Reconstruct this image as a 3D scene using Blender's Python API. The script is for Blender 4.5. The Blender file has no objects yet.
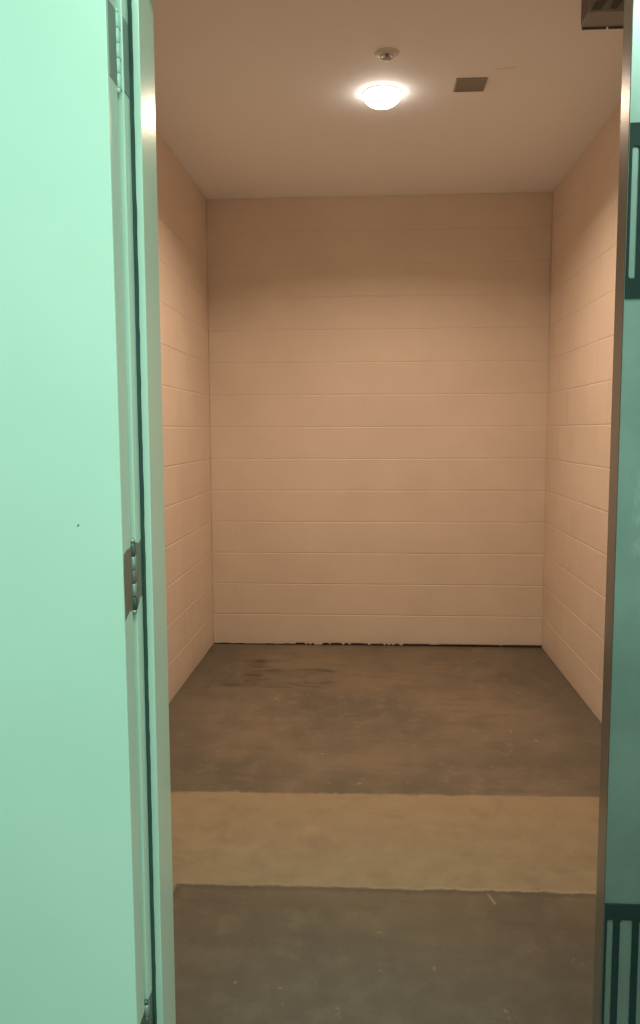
import bpy, bmesh, math, random
from mathutils import Vector, Matrix
random.seed(7)
C = bpy.context.scene.collection

# ---------------------------------------------------------------- measures (metres)
ZC = 2.845                                   # 14 block courses
XL, XR, YB = -1.034, 1.103, 5.252            # room
YF = 1.26                                    # face of the door frame
CAM_H = 1.399

# ---------------------------------------------------------------- node helpers
def mat(name):
    m = bpy.data.materials.new(name); m.use_nodes = True
    nt = m.node_tree
    return m, nt, nt.nodes['Principled BSDF']
def node(nt, t, **kw):
    n = nt.nodes.new(t)
    for k, v in kw.items(): setattr(n, k, v)
    return n
def math_(nt, op, a, b=None, clamp=False):
    n = node(nt, 'ShaderNodeMath', operation=op, use_clamp=clamp)
    for i, v in enumerate((a, b)):
        if v is None: continue
        if isinstance(v, (int, float)): n.inputs[i].default_value = v
        else: nt.links.new(v, n.inputs[i])
    return n.outputs[0]
def smooth(nt, v, lo, hi, a=0.0, b=1.0):
    n = node(nt, 'ShaderNodeMapRange', interpolation_type='SMOOTHSTEP')
    nt.links.new(v, n.inputs['Value'])
    n.inputs['From Min'].default_value = lo; n.inputs['From Max'].default_value = hi
    n.inputs['To Min'].default_value = a; n.inputs['To Max'].default_value = b
    return n.outputs['Result']
def mixc(nt, fac, a, b):
    n = node(nt, 'ShaderNodeMix', data_type='RGBA')
    for sock, v in ((n.inputs[0], fac), (n.inputs[6], a), (n.inputs[7], b)):
        if isinstance(v, (int, float)): sock.default_value = v
        elif isinstance(v, tuple): sock.default_value = (*v, 1)
        else: nt.links.new(v, sock)
    return n.outputs[2]
def noise(nt, vec, scale, detail=4, rough=0.55):
    n = node(nt, 'ShaderNodeTexNoise')
    n.inputs['Scale'].default_value = scale; n.inputs['Detail'].default_value = detail
    n.inputs['Roughness'].default_value = rough
    nt.links.new(vec, n.inputs['Vector'])
    return n.outputs['Fac']
def objco(nt):
    return node(nt, 'ShaderNodeTexCoord').outputs['Object']
def mapped(nt, vec, scale):
    n = node(nt, 'ShaderNodeMapping'); n.inputs['Scale'].default_value = scale
    nt.links.new(vec, n.inputs['Vector']); return n.outputs['Vector']
def xyz(nt, vec):
    n = node(nt, 'ShaderNodeSeparateXYZ'); nt.links.new(vec, n.inputs[0]); return n.outputs
def bump(nt, b, h, strength, dist):
    n = node(nt, 'ShaderNodeBump'); n.inputs['Strength'].default_value = strength
    n.inputs['Distance'].default_value = dist
    nt.links.new(h, n.inputs['Height']); nt.links.new(n.outputs[0], b.inputs['Normal'])
def segment(nt, px, py, a, b, w, soft):
    """soft mask, 1 on the line a-b of half width w"""
    (ax, ay), (bx, by) = a, b
    dx, dy = bx-ax, by-ay; L = dx*dx+dy*dy
    qx = math_(nt, 'SUBTRACT', px, ax); qy = math_(nt, 'SUBTRACT', py, ay)
    t = math_(nt, 'DIVIDE', math_(nt, 'ADD', math_(nt, 'MULTIPLY', qx, dx), math_(nt, 'MULTIPLY', qy, dy)), L, clamp=True)
    ex = math_(nt, 'SUBTRACT', qx, math_(nt, 'MULTIPLY', t, dx)); ey = math_(nt, 'SUBTRACT', qy, math_(nt, 'MULTIPLY', t, dy))
    d = math_(nt, 'SQRT', math_(nt, 'ADD', math_(nt, 'MULTIPLY', ex, ex), math_(nt, 'MULTIPLY', ey, ey)))
    return smooth(nt, d, w, w+soft, 1.0, 0.0)

# ---------------------------------------------------------------- materials
def block_paint(name, axis):
    m, nt, b = mat(name)
    co = objco(nt); s = xyz(nt, co)
    n1 = noise(nt, co, 2.2, 5); n2 = noise(nt, co, 38, 4)
    c = mixc(nt, smooth(nt, n1, .3, .7), (.74, .615, .52), (.80, .67, .57))
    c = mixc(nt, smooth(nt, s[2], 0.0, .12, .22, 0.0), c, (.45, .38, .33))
    nt.links.new(c, b.inputs['Base Color'])
    b.inputs['Roughness'].default_value = .5
    bump(nt, b, math_(nt, 'ADD', math_(nt, 'MULTIPLY', n2, .6), math_(nt, 'MULTIPLY', noise(nt, co, 9, 2), .8)), .35, .004)
    return m
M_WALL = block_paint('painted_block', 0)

m, nt, b = mat('ceiling_paint'); co = objco(nt); s = xyz(nt, co)
c = mixc(nt, noise(nt, co, 1.5, 4), (.92, .94, .99), (.95, .97, 1.0))
crack = segment(nt, s[0], s[1], (.50, 3.50), (.575, 3.485), .001, .006)
c = mixc(nt, math_(nt, 'MULTIPLY', crack, .35), c, (.45, .28, .24))
nt.links.new(c, b.inputs['Base Color']); b.inputs['Roughness'].default_value = .75
bump(nt, b, noise(nt, co, 60, 3), .2, .002)
M_CEIL = m

m, nt, b = mat('concrete_floor'); co = objco(nt); s = xyz(nt, co)
big = noise(nt, co, 1.4, 6, .6); fine = noise(nt, co, 11, 6, .65); grit = noise(nt, co, 90, 3)
streak = noise(nt, mapped(nt, co, (3, 11, 1)), 1.0, 5, .6)
dark = mixc(nt, smooth(nt, big, .36, .64), (.155, .120, .081), (.268, .200, .126))
dark = mixc(nt, smooth(nt, fine, .48, .72, 0, .6), dark, (.29, .23, .16))
dark = mixc(nt, smooth(nt, streak, .25, .5, .45, 0), dark, (.095, .083, .07))
# darker along the side walls
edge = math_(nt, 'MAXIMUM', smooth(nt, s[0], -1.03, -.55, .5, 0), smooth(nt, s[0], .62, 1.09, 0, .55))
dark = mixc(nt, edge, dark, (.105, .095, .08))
# greyer, darker tone in front of the pale band
front = smooth(nt, s[1], 2.45, 1.9, .35, .85)
dark = mixc(nt, front, dark, mixc(nt, smooth(nt, fine, .35, .7), (.120, .107, .092), (.168, .15, .128)))
# dark stain lines and pale scuffs
wob = math_(nt, 'MULTIPLY', math_(nt, 'SUBTRACT', fine, .5), .09)
px = math_(nt, 'ADD', s[0], wob); py = math_(nt, 'ADD', s[1], math_(nt, 'MULTIPLY', wob, 1.4))
st = None
for a, e, w in (((-.83, 4.40), (-.27, 4.41), .012), ((-.68, 4.85), (-.66, 4.38), .012), ((-.66, 4.68), (-.25, 4.66), .010), ((-.62, 4.46), (-.57, 4.42), .03)):
    k = segment(nt, px, py, a, e, w, .085); st = k if st is None else math_(nt, 'MAXIMUM', st, k)
dark = mixc(nt, math_(nt, 'MULTIPLY', st, smooth(nt, streak, .38, .58, .75, .12)), dark, (.055, .045, .036))
spk = math_(nt, 'MULTIPLY', smooth(nt, noise(nt, mapped(nt, co, (17, 10, 1)), 1.0, 3), .64, .72), smooth(nt, noise(nt, co, 50, 3), .46, .66))
dark = mixc(nt, math_(nt, 'MULTIPLY', spk, .6), dark, (.42, .36, .28))
sc = segment(nt, s[0], s[1], (.358, 2.385), (.371, 2.335), .001, .006)
dark = mixc(nt, math_(nt, 'MULTIPLY', sc, .6), dark, (.42, .37, .3))
# the pale bare band
bn = mixc(nt, smooth(nt, fine, .3, .7), (.30, .238, .160), (.38, .305, .207))
bn = mixc(nt, smooth(nt, streak, .4, .65, 0, .5), bn, (.33, .26, .18))
bn = mixc(nt, smooth(nt, s[1], 2.55, 3.05, 0, .5), bn, (.37, .26, .155))
bn = mixc(nt, smooth(nt, big, .52, .7, 0, .4), bn, (.28, .21, .14))
ew = math_(nt, 'MULTIPLY', math_(nt, 'SUBTRACT', noise(nt, co, 14, 5, .7), .5), .045)
yy = math_(nt, 'ADD', s[1], ew)
near = math_(nt, 'SUBTRACT', yy, math_(nt, 'ADD', math_(nt, 'MULTIPLY', s[0], .0132), 2.395))
far = math_(nt, 'SUBTRACT', math_(nt, 'ADD', math_(nt, 'MULTIPLY', s[0], .022), 3.057), yy)
left_end = math_(nt, 'MULTIPLY', math_(nt, 'SUBTRACT', -.598, s[0]), 1.0)
near = math_(nt, 'MAXIMUM', near, math_(nt, 'MINIMUM', left_end, math_(nt, 'SUBTRACT', s[1], 2.33)))
band = math_(nt, 'MULTIPLY', smooth(nt, near, -.008, .010), smooth(nt, far, -.012, .014))
rim = math_(nt, 'MULTIPLY', smooth(nt, math_(nt, 'ABSOLUTE', near), 0, .035, .5, 0), 1.0)
pale = math_(nt, 'MULTIPLY', smooth(nt, near, .004, .022, .45, 0), smooth(nt, s[0], -.1, .25, .15, 1))
bn = mixc(nt, pale, bn, (.52, .44, .33))
bn = mixc(nt, smooth(nt, noise(nt, co, 7, 6, .7), .5, .68, 0, .35), bn, (.23, .175, .115))
c = mixc(nt, band, dark, bn)
c = mixc(nt, math_(nt, 'MULTIPLY', rim, math_(nt, 'SUBTRACT', 1.0, band)), c, (.07, .06, .05))
nt.links.new(c, b.inputs['Base Color'])
nt.links.new(smooth(nt, fine, .3, .7, .55, .75), b.inputs['Roughness'])
b.inputs['Specular IOR Level'].default_value = .3
bump(nt, b, math_(nt, 'ADD', fine, math_(nt, 'MULTIPLY', grit, .5)), .25, .004)
M_FLOOR = m

def paint(name, c0, c1, rough, spots=(), coat=0.0, metal=0.0):
    m, nt, b = mat(name); co = objco(nt); s = xyz(nt, co)
    c = mixc(nt, smooth(nt, noise(nt, co, 3, 4), .3, .7), c0, c1)
    for (a, z, r, col) in spots:
        c = mixc(nt, segment(nt, s[0], s[2], (a, z), (a+.0005, z+.001), r, r*.6), c, col)
    nt.links.new(c, b.inputs['Base Color'])
    b.inputs['Roughness'].default_value = rough; b.inputs['Metallic'].default_value = metal
    b.inputs['Coat Weight'].default_value = coat
    bump(nt, b, noise(nt, co, 70, 3), .06, .002)
    return m
M_DOOR = paint('mint_door_paint', (.66, .80, .71), (.70, .83, .745), .28, spots=[(-.4385, 1.2595, .0011, (.15, .13, .1))])
M_FRAME = paint('mint_frame_paint', (.68, .80, .70), (.73, .85, .75), .23)
M_GASKET = paint('dark_gasket', (.022, .06, .052), (.035, .085, .075), .7)
M_CORR = paint('corridor_paint', (.72, .80, .76), (.77, .84, .80), .7)
M_DARKVOID = paint('gap_shade', (.03, .025, .02), (.05, .04, .03), .9)  # near-black colour for the shade inside the wall-foot gap
M_HINGE_MINT = paint('painted_hinge', (.60, .82, .74), (.68, .88, .80), .22)
M_HINGE_GREY = paint('worn_hinge_plate', (.20, .27, .24), (.34, .40, .36), .4)
M_HINGE_BROWN = paint('bare_brown_hinge_plate', (.20, .17, .145), (.31, .27, .235), .4, metal=.2)
M_HINGE_STEEL = paint('bare_steel', (.38, .46, .44), (.55, .64, .61), .3, metal=.6)
M_HINGE_DARK = paint('dark_steel', (.10, .13, .12), (.22, .27, .25), .35, metal=.6)
M_EDGE = paint('brown_metal_door_edge', (.10, .088, .082), (.13, .116, .108), .25, metal=.3, coat=.7)
M_EDGE.node_tree.nodes['Principled BSDF'].inputs['Coat Roughness'].default_value = .22
M_GRILLE = paint('blackened_grille', (.012, .022, .021), (.022, .036, .034), .45)
M_GRILLE.node_tree.nodes['Principled BSDF'].inputs['Specular IOR Level'].default_value = .2
M_VENT = paint('grey_vent', (.30, .29, .27), (.36, .35, .32), .55)
M_DUCT = paint('dusty_sheet_metal', (.24, .235, .24), (.31, .305, .31), .6)
M_DUCT_DARK = paint('dark_duct', (.09, .075, .07), (.17, .145, .135), .7)
M_FIT = paint('off_white_plastic', (.70, .67, .62), (.76, .73, .68), .5)
M_FIT_GREY = paint('grey_fitting', (.46, .44, .41), (.52, .49, .46), .5)
M_TRIMW = paint('white_trim_ring', (.80, .77, .72), (.84, .81, .76), .4)

m, nt, b = mat('brushed_steel'); co = objco(nt); s = xyz(nt, co)
br = noise(nt, mapped(nt, co, (220, 220, 2.0)), 1.0, 3)
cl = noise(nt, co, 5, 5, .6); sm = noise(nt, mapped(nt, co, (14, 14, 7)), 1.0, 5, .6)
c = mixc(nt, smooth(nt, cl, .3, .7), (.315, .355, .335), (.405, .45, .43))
c = mixc(nt, math_(nt, 'MULTIPLY', smooth(nt, sm, .56, .72, 0, .5), smooth(nt, math_(nt, 'ABSOLUTE', math_(nt, 'SUBTRACT', s[2], 1.27)), .06, .22, 1, 0)), c, (.72, .78, .74))  # pale smeared reflections painted into the steel colour
nt.links.new(c, b.inputs['Base Color'])
b.inputs['Metallic'].default_value = .75
nt.links.new(smooth(nt, math_(nt, 'ADD', math_(nt, 'MULTIPLY', br, .5), math_(nt, 'MULTIPLY', sm, .5)), .3, .7, .28, .34), b.inputs['Roughness'])
bump(nt, b, br, .05, .001)
M_STEEL = m

m, nt, b = mat('glowing_lens')
b.inputs['Base Color'].default_value = (.9, .85, .75, 1)
b.inputs['Emission Color'].default_value = (1, .87, .73, 1)
b.inputs['Emission Strength'].default_value = 13.0
M_LENS = m
m, nt, b = mat('added_light_diffuser')  # glowing face of the added corridor light
b.inputs['Base Color'].default_value = (.9, .95, .92, 1)
b.inputs['Emission Color'].default_value = (.62, 1, .84, 1)
b.inputs['Emission Strength'].default_value = 4.0
M_ADDED_GLOW = m

# ---------------------------------------------------------------- mesh helpers
def box(bm, x0, x1, y0, y1, z0, z1, mi=0, bevel=0.0):
    vs = [bm.verts.new(v) for v in ((x0,y0,z0),(x1,y0,z0),(x1,y1,z0),(x0,y1,z0),(x0,y0,z1),(x1,y0,z1),(x1,y1,z1),(x0,y1,z1))]
    fs = [bm.faces.new([vs[i] for i in q]) for q in ((3,2,1,0),(4,5,6,7),(0,1,5,4),(1,2,6,5),(2,3,7,6),(3,0,4,7))]
    for f in fs: f.material_index = mi
    if bevel:
        es = list({e for f in fs for e in f.edges})
        r = bmesh.ops.bevel(bm, geom=es, offset=bevel, segments=2, profile=.5, affect='EDGES')
        for f in r['faces']: f.material_index = mi
    return fs
def lathe(bm, prof, seg=32, cx=0, cy=0, cz=0, mi=0, smooth_=True):
    rings = []
    for r, z in prof:
        if r < 1e-6: rings.append([bm.verts.new((cx, cy, cz+z))])
        else: rings.append([bm.verts.new((cx+r*math.cos(2*math.pi*i/seg), cy+r*math.sin(2*math.pi*i/seg), cz+z)) for i in range(seg)])
    for a, b_ in zip(rings, rings[1:]):
        for i in range(seg):
            j = (i+1) % seg
            if len(a) == 1 and len(b_) == 1: continue
            if len(a) == 1: f = bm.faces.new((a[0], b_[j], b_[i]))
            elif len(b_) == 1: f = bm.faces.new((a[i], a[j], b_[0]))
            else: f = bm.faces.new((a[i], a[j], b_[j], b_[i]))
            f.smooth = smooth_; f.material_index = mi
def prism_x(bm, pts, x0, x1, mi=0):
    """polygon of (y, z) points extruded between x0 and x1"""
    a = [bm.verts.new((x0, y, z)) for y, z in pts]; b_ = [bm.verts.new((x1, y, z)) for y, z in pts]
    bm.faces.new(a).material_index = mi; bm.faces.new(b_[::-1]).material_index = mi
    n = len(pts)
    for i in range(n): bm.faces.new((a[i], b_[i], b_[(i+1) % n], a[(i+1) % n])).material_index = mi
def obj(name, bm, mats, parent=None, loc=None):
    bmesh.ops.recalc_face_normals(bm, faces=bm.faces[:])
    me = bpy.data.meshes.new(name); bm.to_mesh(me); bm.free()
    for m_ in (mats if isinstance(mats, (list, tuple)) else [mats]): me.materials.append(m_)
    o = bpy.data.objects.new(name, me); C.objects.link(o)
    if parent: o.parent = parent
    if loc: o.location = loc
    return o
def tag(o, label=None, cat=None, kind=None):
    if label: o['label'] = label
    if cat: o['category'] = cat
    if kind: o['kind'] = kind
    return o
def struct(name, bm, mats, label=None, cat=None):
    return tag(obj(name, bm, mats), label, cat, 'structure')
def thing(name, label, cat, loc):
    o = bpy.data.objects.new(name, None); o.empty_display_size = .1; C.objects.link(o); o.location = loc
    return tag(o, label, cat)

# ---------------------------------------------------------------- block walls
BW, BH = .4064, .2032
def block_wall(name, P, length, thick, phase, label, gap=False):
    """P(u, depth, z): depth 0 is the painted face, positive goes into the wall"""
    bm = bmesh.new(); rnd = random.Random(name)
    for r in range(14):
        z0, z1 = r*BH, min((r+1)*BH, ZC)
        u = -((phase + (r % 2)*BW/2) % BW)
        while u < length-1e-4:
            a, c = max(u, 0), min(u+BW, length); u += BW
            if c-a < .006: continue
            off = rnd.uniform(-.0006, .0006)
            us = [a, a+.0035, c-.0035, c]; zs = [z0, z0+.0055, z1-.0055, z1]
            if r == 0 and gap: zs[0], zs[1] = .016, .023
            g = [[None]*4 for _ in range(4)]
            for j in range(4):
                for i in range(4):
                    d = .0020 if j in (0, 3) else (.0007 if i in (0, 3) else 0)
                    g[j][i] = bm.verts.new(P(us[i], d+off, zs[j]))
            for j in range(3):
                for i in range(3):
                    bm.faces.new((g[j][i], g[j][i+1], g[j+1][i+1], g[j+1][i]))
    # body of the wall, set back behind the joints
    lo, hi = .0036, thick
    zb = .028 if gap else 0
    c = [P(-.1, lo, zb), P(length+(.1 if gap else 0), lo, zb), P(length+(.1 if gap else 0), hi, zb), P(-.1, hi, zb)]
    v = [bm.verts.new(q) for q in c] + [bm.verts.new((q[0], q[1], ZC)) for q in c]
    for q in ((0,1,2,3),(4,5,6,7),(0,1,5,4),(1,2,6,5),(2,3,7,6),(3,0,4,7)): bm.faces.new([v[i] for i in q])
    if gap:
        # broken lower lip of the paint: ragged mortar line above the dark gap
        n = 150; prev = None; base = None
        for k in range(n+1):
            u = length*k/n
            h = .012 + .009*abs(math.sin(k*.31)*math.sin(k*.113+1)) + rnd.uniform(0, .006)
            if u < .55: h *= .42
            if .25 < k/n < .6 and rnd.random() < .25: h *= .3
            t = bm.verts.new(P(u, .0012, .034)); q = bm.verts.new(P(u, .0005, h)); w = bm.verts.new(P(u, .03, h))
            if prev: bm.faces.new((prev[0], t, q, prev[1])); bm.faces.new((prev[1], q, w, prev[2]))
            prev = (t, q, w)
    return struct(name, bm, M_WALL, label, 'wall')
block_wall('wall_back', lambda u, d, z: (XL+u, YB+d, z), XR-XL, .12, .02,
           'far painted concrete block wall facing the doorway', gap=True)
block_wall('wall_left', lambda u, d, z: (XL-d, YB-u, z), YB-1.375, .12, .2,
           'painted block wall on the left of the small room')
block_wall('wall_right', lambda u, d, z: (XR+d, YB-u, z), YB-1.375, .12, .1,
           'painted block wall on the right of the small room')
# dark fill standing in for the shade inside the gap under the far wall
bm = bmesh.new(); box(bm, XL+.002, XR-.002, YB+.006, YB+.03, 0.0005, .0275)
struct('trim_3', bm, M_DARKVOID, 'dark open seam along the foot of the far wall', 'seam')

# front wall round the doorway
bm = bmesh.new()
box(bm, -2.3, -.420, 1.274, 1.374, 0, ZC)
box(bm, 1.110, 2.3, 1.274, 1.374, 0, ZC)
box(bm, -.420, 1.110, 1.274, 1.374, 2.19, ZC)
struct('wall_front', bm, M_CORR, 'wall around the doorway behind the open mint door', 'wall')

# ---------------------------------------------------------------- floor and ceiling
bm = bmesh.new(); box(bm, -2.3, 2.3, -2.2, YB+.13, -.12, 0)
struct('floor', bm, M_FLOOR, 'stained brown concrete floor crossed by a paler bare band', 'floor')
bm = bmesh.new(); box(bm, XL-.12, XR+.12, 1.374, YB+.12, ZC, ZC+.06)
struct('ceiling', bm, M_CEIL, 'plain painted ceiling of the small room with a lamp and vents', 'ceiling')

# ---------------------------------------------------------------- corridor on the near side of the doorway
bm = bmesh.new(); box(bm, -2.3, 2.3, -2.3, -2.2, 0, 2.845)
struct('wall_corridor', bm, M_CORR, 'corridor wall opposite the doorway', 'wall')
bm = bmesh.new(); box(bm, -2.3, 2.3, -2.3, 1.374, 2.845, 2.90)
struct('ceiling_corridor', bm, M_CORR, 'ceiling of the corridor outside the doorway', 'ceiling')

# ---------------------------------------------------------------- door frame
RX, SX = -.3695, -.356            # rabbet and stop faces of the left jamb
def jagged(bm, x0, x1, y0, y1, z0, z1):
    n = 120; pr = None
    for k in range(n+1):
        z = z0+(z1-z0)*k/n; j = random.uniform(-.0004, .0006)
        row = [bm.verts.new(p) for p in ((x0, y1, z), (x0, y0+j*2, z), (x1+j, y0, z), (x1+j, y1, z))]
        if pr:
            for i in range(4): bm.faces.new((pr[i], pr[(i+1) % 4], row[(i+1) % 4], row[i]))
        pr = row
bm = bmesh.new()
Y1, YS = 1.392, 1.303
HZ = 2.14
box(bm, -.4195, RX, YF, Y1, 0, HZ+.045, bevel=.0016)                    # left jamb
box(bm, RX-.001, SX, YS, Y1, 0, HZ+.01, bevel=.0012)                    # left stop
box(bm, 1.058, 1.109, YF, Y1, 0, HZ+.045, bevel=.0016)
box(bm, 1.045, 1.059, 1.3065, Y1, 0, HZ+.01, bevel=.0012)
box(bm, RX-.001, 1.059, YF, Y1, HZ, HZ+.045, bevel=.0016)
box(bm, SX-.001, 1.046, 1.3065, Y1, HZ-.013, HZ+.001, bevel=.0012)
frame = struct('trim_1', bm, M_FRAME, 'mint painted metal door frame with a narrow stop on the left', 'door frame')
bm = bmesh.new(); jagged(bm, RX+.0001, RX+.0030, 1.2895, YS+.001, .002, HZ-.002)
obj('gasket', bm, M_GASKET, frame)['label'] = 'dark rubber strip'

# ---------------------------------------------------------------- left leaf, swung right back
PINX, PINY = -.3722, 1.2515
EX = -.3717
bm = bmesh.new()
box(bm, EX-.735, EX, 1.199, 1.243, .012, 2.128, bevel=.0014)
door1 = struct('door_1', bm, M_DOOR, 'open pale mint metal door folded back on the left', 'door')

def hinge(zc, plate_m, knuckle_ms, ragged, pin_m, jx=0.0, PINX=PINX):
    """butt hinge seen opened flat; its plates lie in the door edge and in the jamb"""
    H = .0535
    bm = bmesh.new()
    pts_d = [(1.2415, zc-H), (1.2415, zc+H), (1.206, zc+H-.002), (1.206, zc-H+.001)]
    pts_f = [(1.2615, zc-H), (1.2615, zc+H), (1.2885, zc+H), (1.2885, zc-H)]
    if ragged:
        pts_d = [(1.2415, zc-H+.002), (1.2415, zc-.2*H), (1.2415, zc+H-.004), (1.230, zc+H-.007), (1.222, zc+H-.006), (1.203, zc+H-.012),
                 (1.201, zc+.01), (1.2025, zc-.03), (1.2025, zc-H-.006), (1.212, zc-H-.001), (1.225, zc-H+.003)]
        pts_f = [(1.2615, zc-H+.004), (1.268, zc-H+.006), (1.272, zc-H+.014), (1.280, zc-H+.017), (1.2885, zc-H+.015),
                 (1.2885, zc+H+.002), (1.282, zc+H-.003), (1.273, zc+H-.003), (1.2615, zc+H-.001)]
    prism_x(bm, pts_d, EX-.002, EX+.0007)
    h = obj('hinge', bm, plate_m, door1)
    bm = bmesh.new(); prism_x(bm, pts_f, RX-.0004+jx, RX+.0008+jx)
    obj('jamb_plate', bm, plate_m, h)
    # five knuckles
    n = 5; L = 2*H/n
    for k in range(n):
        bm = bmesh.new(); a = zc-H+k*L; R = .0052
        lathe(bm, [(0, .0006), (R-.0008, .0006), (R, .0014), (R, L-.0014), (R-.0008, L-.0006), (0, L-.0006)], 20, PINX, PINY, a)
        box(bm, EX-.001, PINX, PINY-.010, PINY-.003, a+.001, a+L-.001) if k % 2 else box(bm, PINX, RX+.0006, PINY+.003, PINY+.0105, a+.001, a+L-.001)
        obj('knuckle', bm, knuckle_ms[k], h)
    bm = bmesh.new()
    lathe(bm, [(0, .0072), (.0028, .0065), (.0044, .004), (.0046, .0), (0, 0)], 16, PINX, PINY, zc+H)
    lathe(bm, [(0, 0), (.0046, 0), (.0044, -.004), (.0028, -.0065), (0, -.0072)], 16, PINX, PINY, zc-H)
    obj('pin', bm, pin_m, h)
    return h
hinge(1.9595, M_HINGE_GREY, [M_HINGE_MINT]*5, False, M_HINGE_MINT, .0026, PINX-.0018)['label'] = 'mint painted hinge'
hinge(1.1735, M_HINGE_BROWN, [M_HINGE_DARK, M_HINGE_STEEL, M_HINGE_BROWN, M_HINGE_STEEL, M_HINGE_DARK], True, M_HINGE_STEEL)['label'] = 'bare brown hinge with chipped paint'
hinge(.403, M_HINGE_DARK, [M_HINGE_STEEL, M_HINGE_DARK, M_HINGE_STEEL, M_HINGE_DARK, M_HINGE_STEEL], True, M_HINGE_DARK, -.0024)['label'] = 'dark steel hinge near the floor'

door1.rotation_euler.y = -.0032; door1.location.x = .0037       # the old leaf hangs a touch out of plumb

# ---------------------------------------------------------------- right leaf, closed
LX0, LX1 = .3715, 1.052
bm = bmesh.new(); box(bm, LX0, LX1, 1.2611, 1.3050, .012, 2.128, bevel=.001)
door2 = struct('door_2', bm, M_EDGE, 'closed steel door leaf with black slotted grilles on the right', 'door')
bm = bmesh.new(); box(bm, LX0+.0008, LX1-.001, 1.2600, 1.2612, .014, 2.126, bevel=.0006)
obj('steel_skin', bm, M_STEEL, door2)['label'] = 'greenish brushed steel face'
def grille(z0, z1, top, bot):
    bm = bmesh.new(); ya, yb = 1.2568, 1.2602
    W0, W1 = LX0+.0012, LX0+.40
    box(bm, W0, W1, ya, yb, z1-top, z1); box(bm, W0, W1, ya, yb, z0, z0+bot)
    bars = [(W0, W0+.0038)]; x = W0+.0038+.0103
    while x < W1-.02:
        bars.append((x, x+.0097)); x += .0097+.0200
    bars.append((W1-.0045, W1))
    for a, c in bars: box(bm, a, c, ya, yb, z0+bot, z1-top)
    # rounded slot ends
    for (a, c), (d, e) in zip(bars, bars[1:]):
        r = min(.004, (d-c)/2-.0005)
        for zz, sg in ((z0+bot, 1), (z1-top, -1)):
            for xx, sx in ((c, 1), (d, -1)):
                pts = [(xx, zz), (xx+sx*r, zz)] + [(xx+sx*(r-r*math.sin(t)), zz+sg*(r-r*math.cos(t))) for t in [math.pi/8*i for i in range(1, 4)]] + [(xx, zz+sg*r)]
                f = [bm.verts.new((px_, ya, pz_)) for px_, pz_ in pts]; g = [bm.verts.new((px_, yb, pz_)) for px_, pz_ in pts]
                bm.faces.new(f); bm.faces.new(g[::-1])
                for i in range(len(f)): bm.faces.new((f[i], f[(i+1) % len(f)], g[(i+1) % len(f)], g[i]))
    return obj('grille', bm, M_GRILLE, door2)
grille(1.591, 1.8395, .032, .029)
grille(.30, .651, .026, .029)

# ---------------------------------------------------------------- things on the ceiling
LXc, LYc = .044, 3.700
lamp = thing('ceiling_lamp', 'lit round ceiling lamp with a glowing domed lens', 'ceiling lamp', (LXc, LYc, ZC))
bm = bmesh.new(); lathe(bm, [(.075, -.002), (.076, -.005), (.081, -.005), (.085, -.002), (.086, 0), (.075, 0)], 48)
obj('trim_ring', bm, M_TRIMW, lamp)
bm = bmesh.new(); lathe(bm, [(.0750, -.002), (.079, -.010)] + [(.079*math.cos(t), -.014-.046*math.sin(t)) for t in [math.pi/2*i/10 for i in range(0, 10)]] + [(0, -.060)], 48)
obj('lens', bm, M_LENS, lamp)

det = thing('ceiling_sprinkler', 'small pale round sprinkler fitting on the ceiling just in front of the lamp', 'sprinkler', (.058, 3.325, ZC))
bm = bmesh.new(); lathe(bm, [(0, -.004), (.018, -.006), (.040, -.005), (.047, -.0015), (.048, 0), (0, 0)], 40)
obj('escutcheon', bm, M_FIT, det)
bm = bmesh.new(); lathe(bm, [(0, -.024), (.007, -.022), (.0085, -.005), (0, -.004)], 16)
obj('stem', bm, M_FIT_GREY, det)
bm = bmesh.new()
lathe(bm, [(0, -.0255), (.012, -.0262), (.019, -.0225), (.0195, -.0215), (.011, -.0235), (0, -.0235)], 24)
obj('deflector', bm, M_FIT_GREY, det)
for sx in (-1, 1):
    bm = bmesh.new()
    pts = [(sx*.010, -.005), (sx*.022, -.010), (sx*.024, -.015), (sx*.017, -.0225)]
    for (xa, za), (xb, zb) in zip(pts, pts[1:]):
        v = [bm.verts.new(q) for q in ((xa, -.003, za), (xa, .003, za), (xb, .003, zb), (xb, -.003, zb))]
        w = [bm.verts.new((q.co.x+sx*.003, q.co.y, q.co.z)) for q in v]
        for q in ((v[0], v[1], v[2], v[3]), (w[3], w[2], w[1], w[0])): bm.faces.new(q)
        for i in range(4): bm.faces.new((v[i], w[i], w[(i+1) % 4], v[(i+1) % 4]))
    obj('arm', bm, M_FIT_GREY, det)

vent = thing('ceiling_vent', 'small square grey vent plate on the ceiling right of the lamp', 'vent', (.4125, 3.636, ZC))
S = .064
bm = bmesh.new()
for a in ((-S, S, -S, -S+.007), (-S, S, S-.007, S), (-S, -S+.007, -S+.007, S-.007), (S-.007, S, -S+.007, S-.007)):
    box(bm, *a, -.006, 0)
obj('frame', bm, M_VENT, vent)
bm = bmesh.new(); box(bm, -S+.005, S-.005, -S+.005, S-.005, -.0015, -.0002)
obj('backing', bm, M_VENT, vent)
bm = bmesh.new()
for k in range(11):
    y = -S+.012+k*.0104
    box(bm, -S+.007, S-.007, y-.0036, y+.0036, -.0042, -.0026)
obj('slats', bm, M_VENT, vent)

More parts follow.
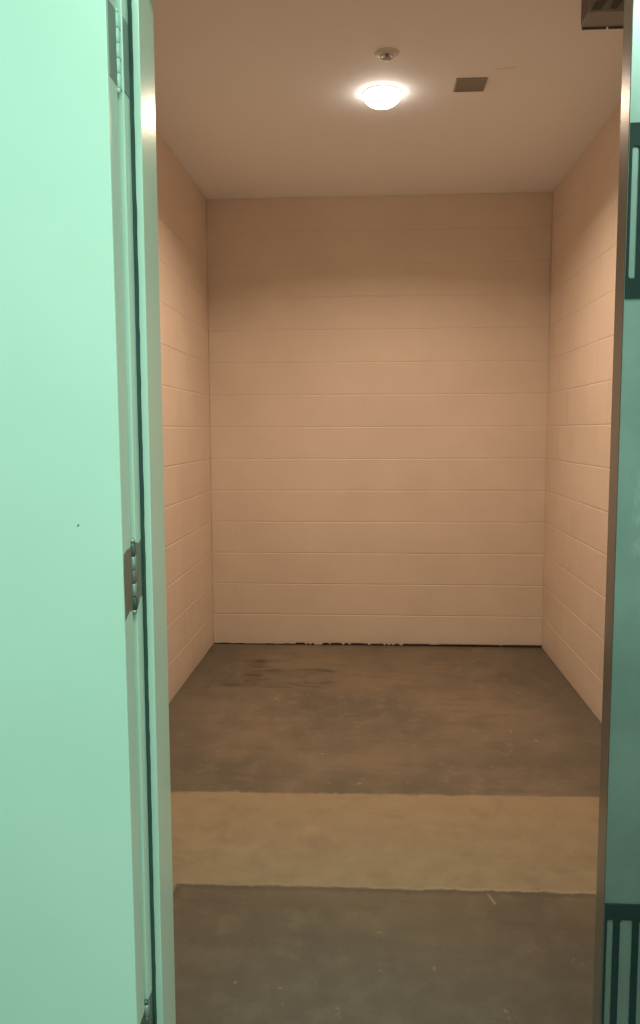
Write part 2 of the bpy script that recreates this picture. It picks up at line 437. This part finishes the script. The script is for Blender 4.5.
BX0, BX1, BY0, BY1, BZ = .7005, .985, 2.845, 2.951, 2.742
cbox = thing('junction_box', 'grey metal box fixed to the ceiling near the top of the right door', 'ceiling box', ((BX0+BX1)/2, (BY0+BY1)/2, ZC))
ax, ay, hz = (BX1-BX0)/2, (BY1-BY0)/2, ZC-BZ
bm = bmesh.new(); box(bm, -ax, ax, -ay, ay, -hz, 0, bevel=.003)
obj('housing', bm, M_DUCT, cbox)
bm = bmesh.new()                         # rear flange in two lengths, turned down below the box
box(bm, -ax+.003, -ax+.083, ay-.004, ay+.001, -hz-.006, -hz+.002); box(bm, -ax+.090, ax-.003, ay-.004, ay+.001, -hz-.006, -hz+.002)
obj('flange', bm, M_DUCT_DARK, cbox)
bm = bmesh.new()                         # side plate
box(bm, -ax-.0015, -ax, -ay+.012, ay-.004, -hz+.012, -.004); obj('side_plate', bm, M_DUCT_DARK, cbox)
for k, (xa, w_, sl) in enumerate(((-ax+.008, .040, .03), (-ax+.064, .034, .028), (-ax+.150, .05, .0), (-ax+.215, .04, .0))):
    bm = bmesh.new()                     # dark slanted slots in the front
    f = [bm.verts.new(q) for q in ((xa, -ay-.0015, -hz+.008), (xa+w_*.7, -ay-.0015, -hz+.008), (xa+w_+sl, -ay-.0015, -hz+.060), (xa+sl*.8, -ay-.0015, -hz+.060))]
    g = [bm.verts.new(q.co+Vector((0, .003, 0))) for q in f]
    bm.faces.new(f); bm.faces.new(g[::-1])
    for i in range(4): bm.faces.new((f[i], f[(i+1) % 4], g[(i+1) % 4], g[i]))
    obj('slot', bm, M_DUCT_DARK, cbox)

# added corridor light, an unseen fixture put in to light the doors and frame
addedL = thing('added_corridor_light', 'added unseen greenish light in the corridor above the open door', 'ceiling light', (.25, .0, 2.845))
bm = bmesh.new(); box(bm, -1.02, 1.02, -.11, .11, -.035, 0, bevel=.004); obj('housing', bm, M_TRIMW, addedL)
bm = bmesh.new(); box(bm, -1.0, 1.0, -.095, .095, -.050, -.034, bevel=.005); obj('diffuser', bm, M_ADDED_GLOW, addedL)

# ---------------------------------------------------------------- lights
def light(name, typ, loc, energy, col, **kw):
    l = bpy.data.lights.new(name, typ); l.energy = energy; l.color = col
    for k, v in kw.items(): setattr(l, k, v)
    o = bpy.data.objects.new(name, l); C.objects.link(o); o.location = loc
    return o
light('lamp_beam', 'AREA', (LXc, LYc, ZC-.068), 25, (1, .75, .53), shape='DISK', size=.14, spread=math.radians(151))
a = light('added_corridor_beam', 'AREA', (.25, .0, 2.845-.056), 46, (.66, 1, .82), shape='RECTANGLE', size=1.9, size_y=.18)  # beam of the added, unseen corridor light

w = bpy.data.worlds.new('World'); bpy.context.scene.world = w; w.use_nodes = True
bg = w.node_tree.nodes['Background']; bg.inputs[0].default_value = (.55, 1, .82, 1); bg.inputs[1].default_value = .7

# ---------------------------------------------------------------- camera
f, p, y, r = 819.978, -.0987775, -.0621008, -.00355505
fwd = Vector((math.sin(y)*math.cos(p), math.cos(y)*math.cos(p), math.sin(p)))
right = Vector((math.cos(y), -math.sin(y), 0)); up = right.cross(fwd)
R_ = right*math.cos(r)+up*math.sin(r); U_ = up*math.cos(r)-right*math.sin(r)
cam = bpy.data.cameras.new('camera'); co_ = bpy.data.objects.new('camera', cam); C.objects.link(co_)
mw = Matrix((R_, U_, -fwd)).transposed().to_4x4(); mw.translation = Vector((0, 0, CAM_H)); co_.matrix_world = mw
cam.sensor_fit = 'VERTICAL'; cam.sensor_height = 24; cam.lens = f/1024*24; cam.clip_start = .02
bpy.context.scene.camera = co_

sc_ = bpy.context.scene
sc_.view_settings.view_transform = 'Standard'; sc_.view_settings.look = 'None'
sc_.view_settings.exposure = 0; sc_.view_settings.gamma = 1
sc_.cycles.max_bounces = 10; sc_.cycles.diffuse_bounces = 6
sc_.cycles.use_denoising = True
sc_.cycles.sample_clamp_indirect = 6
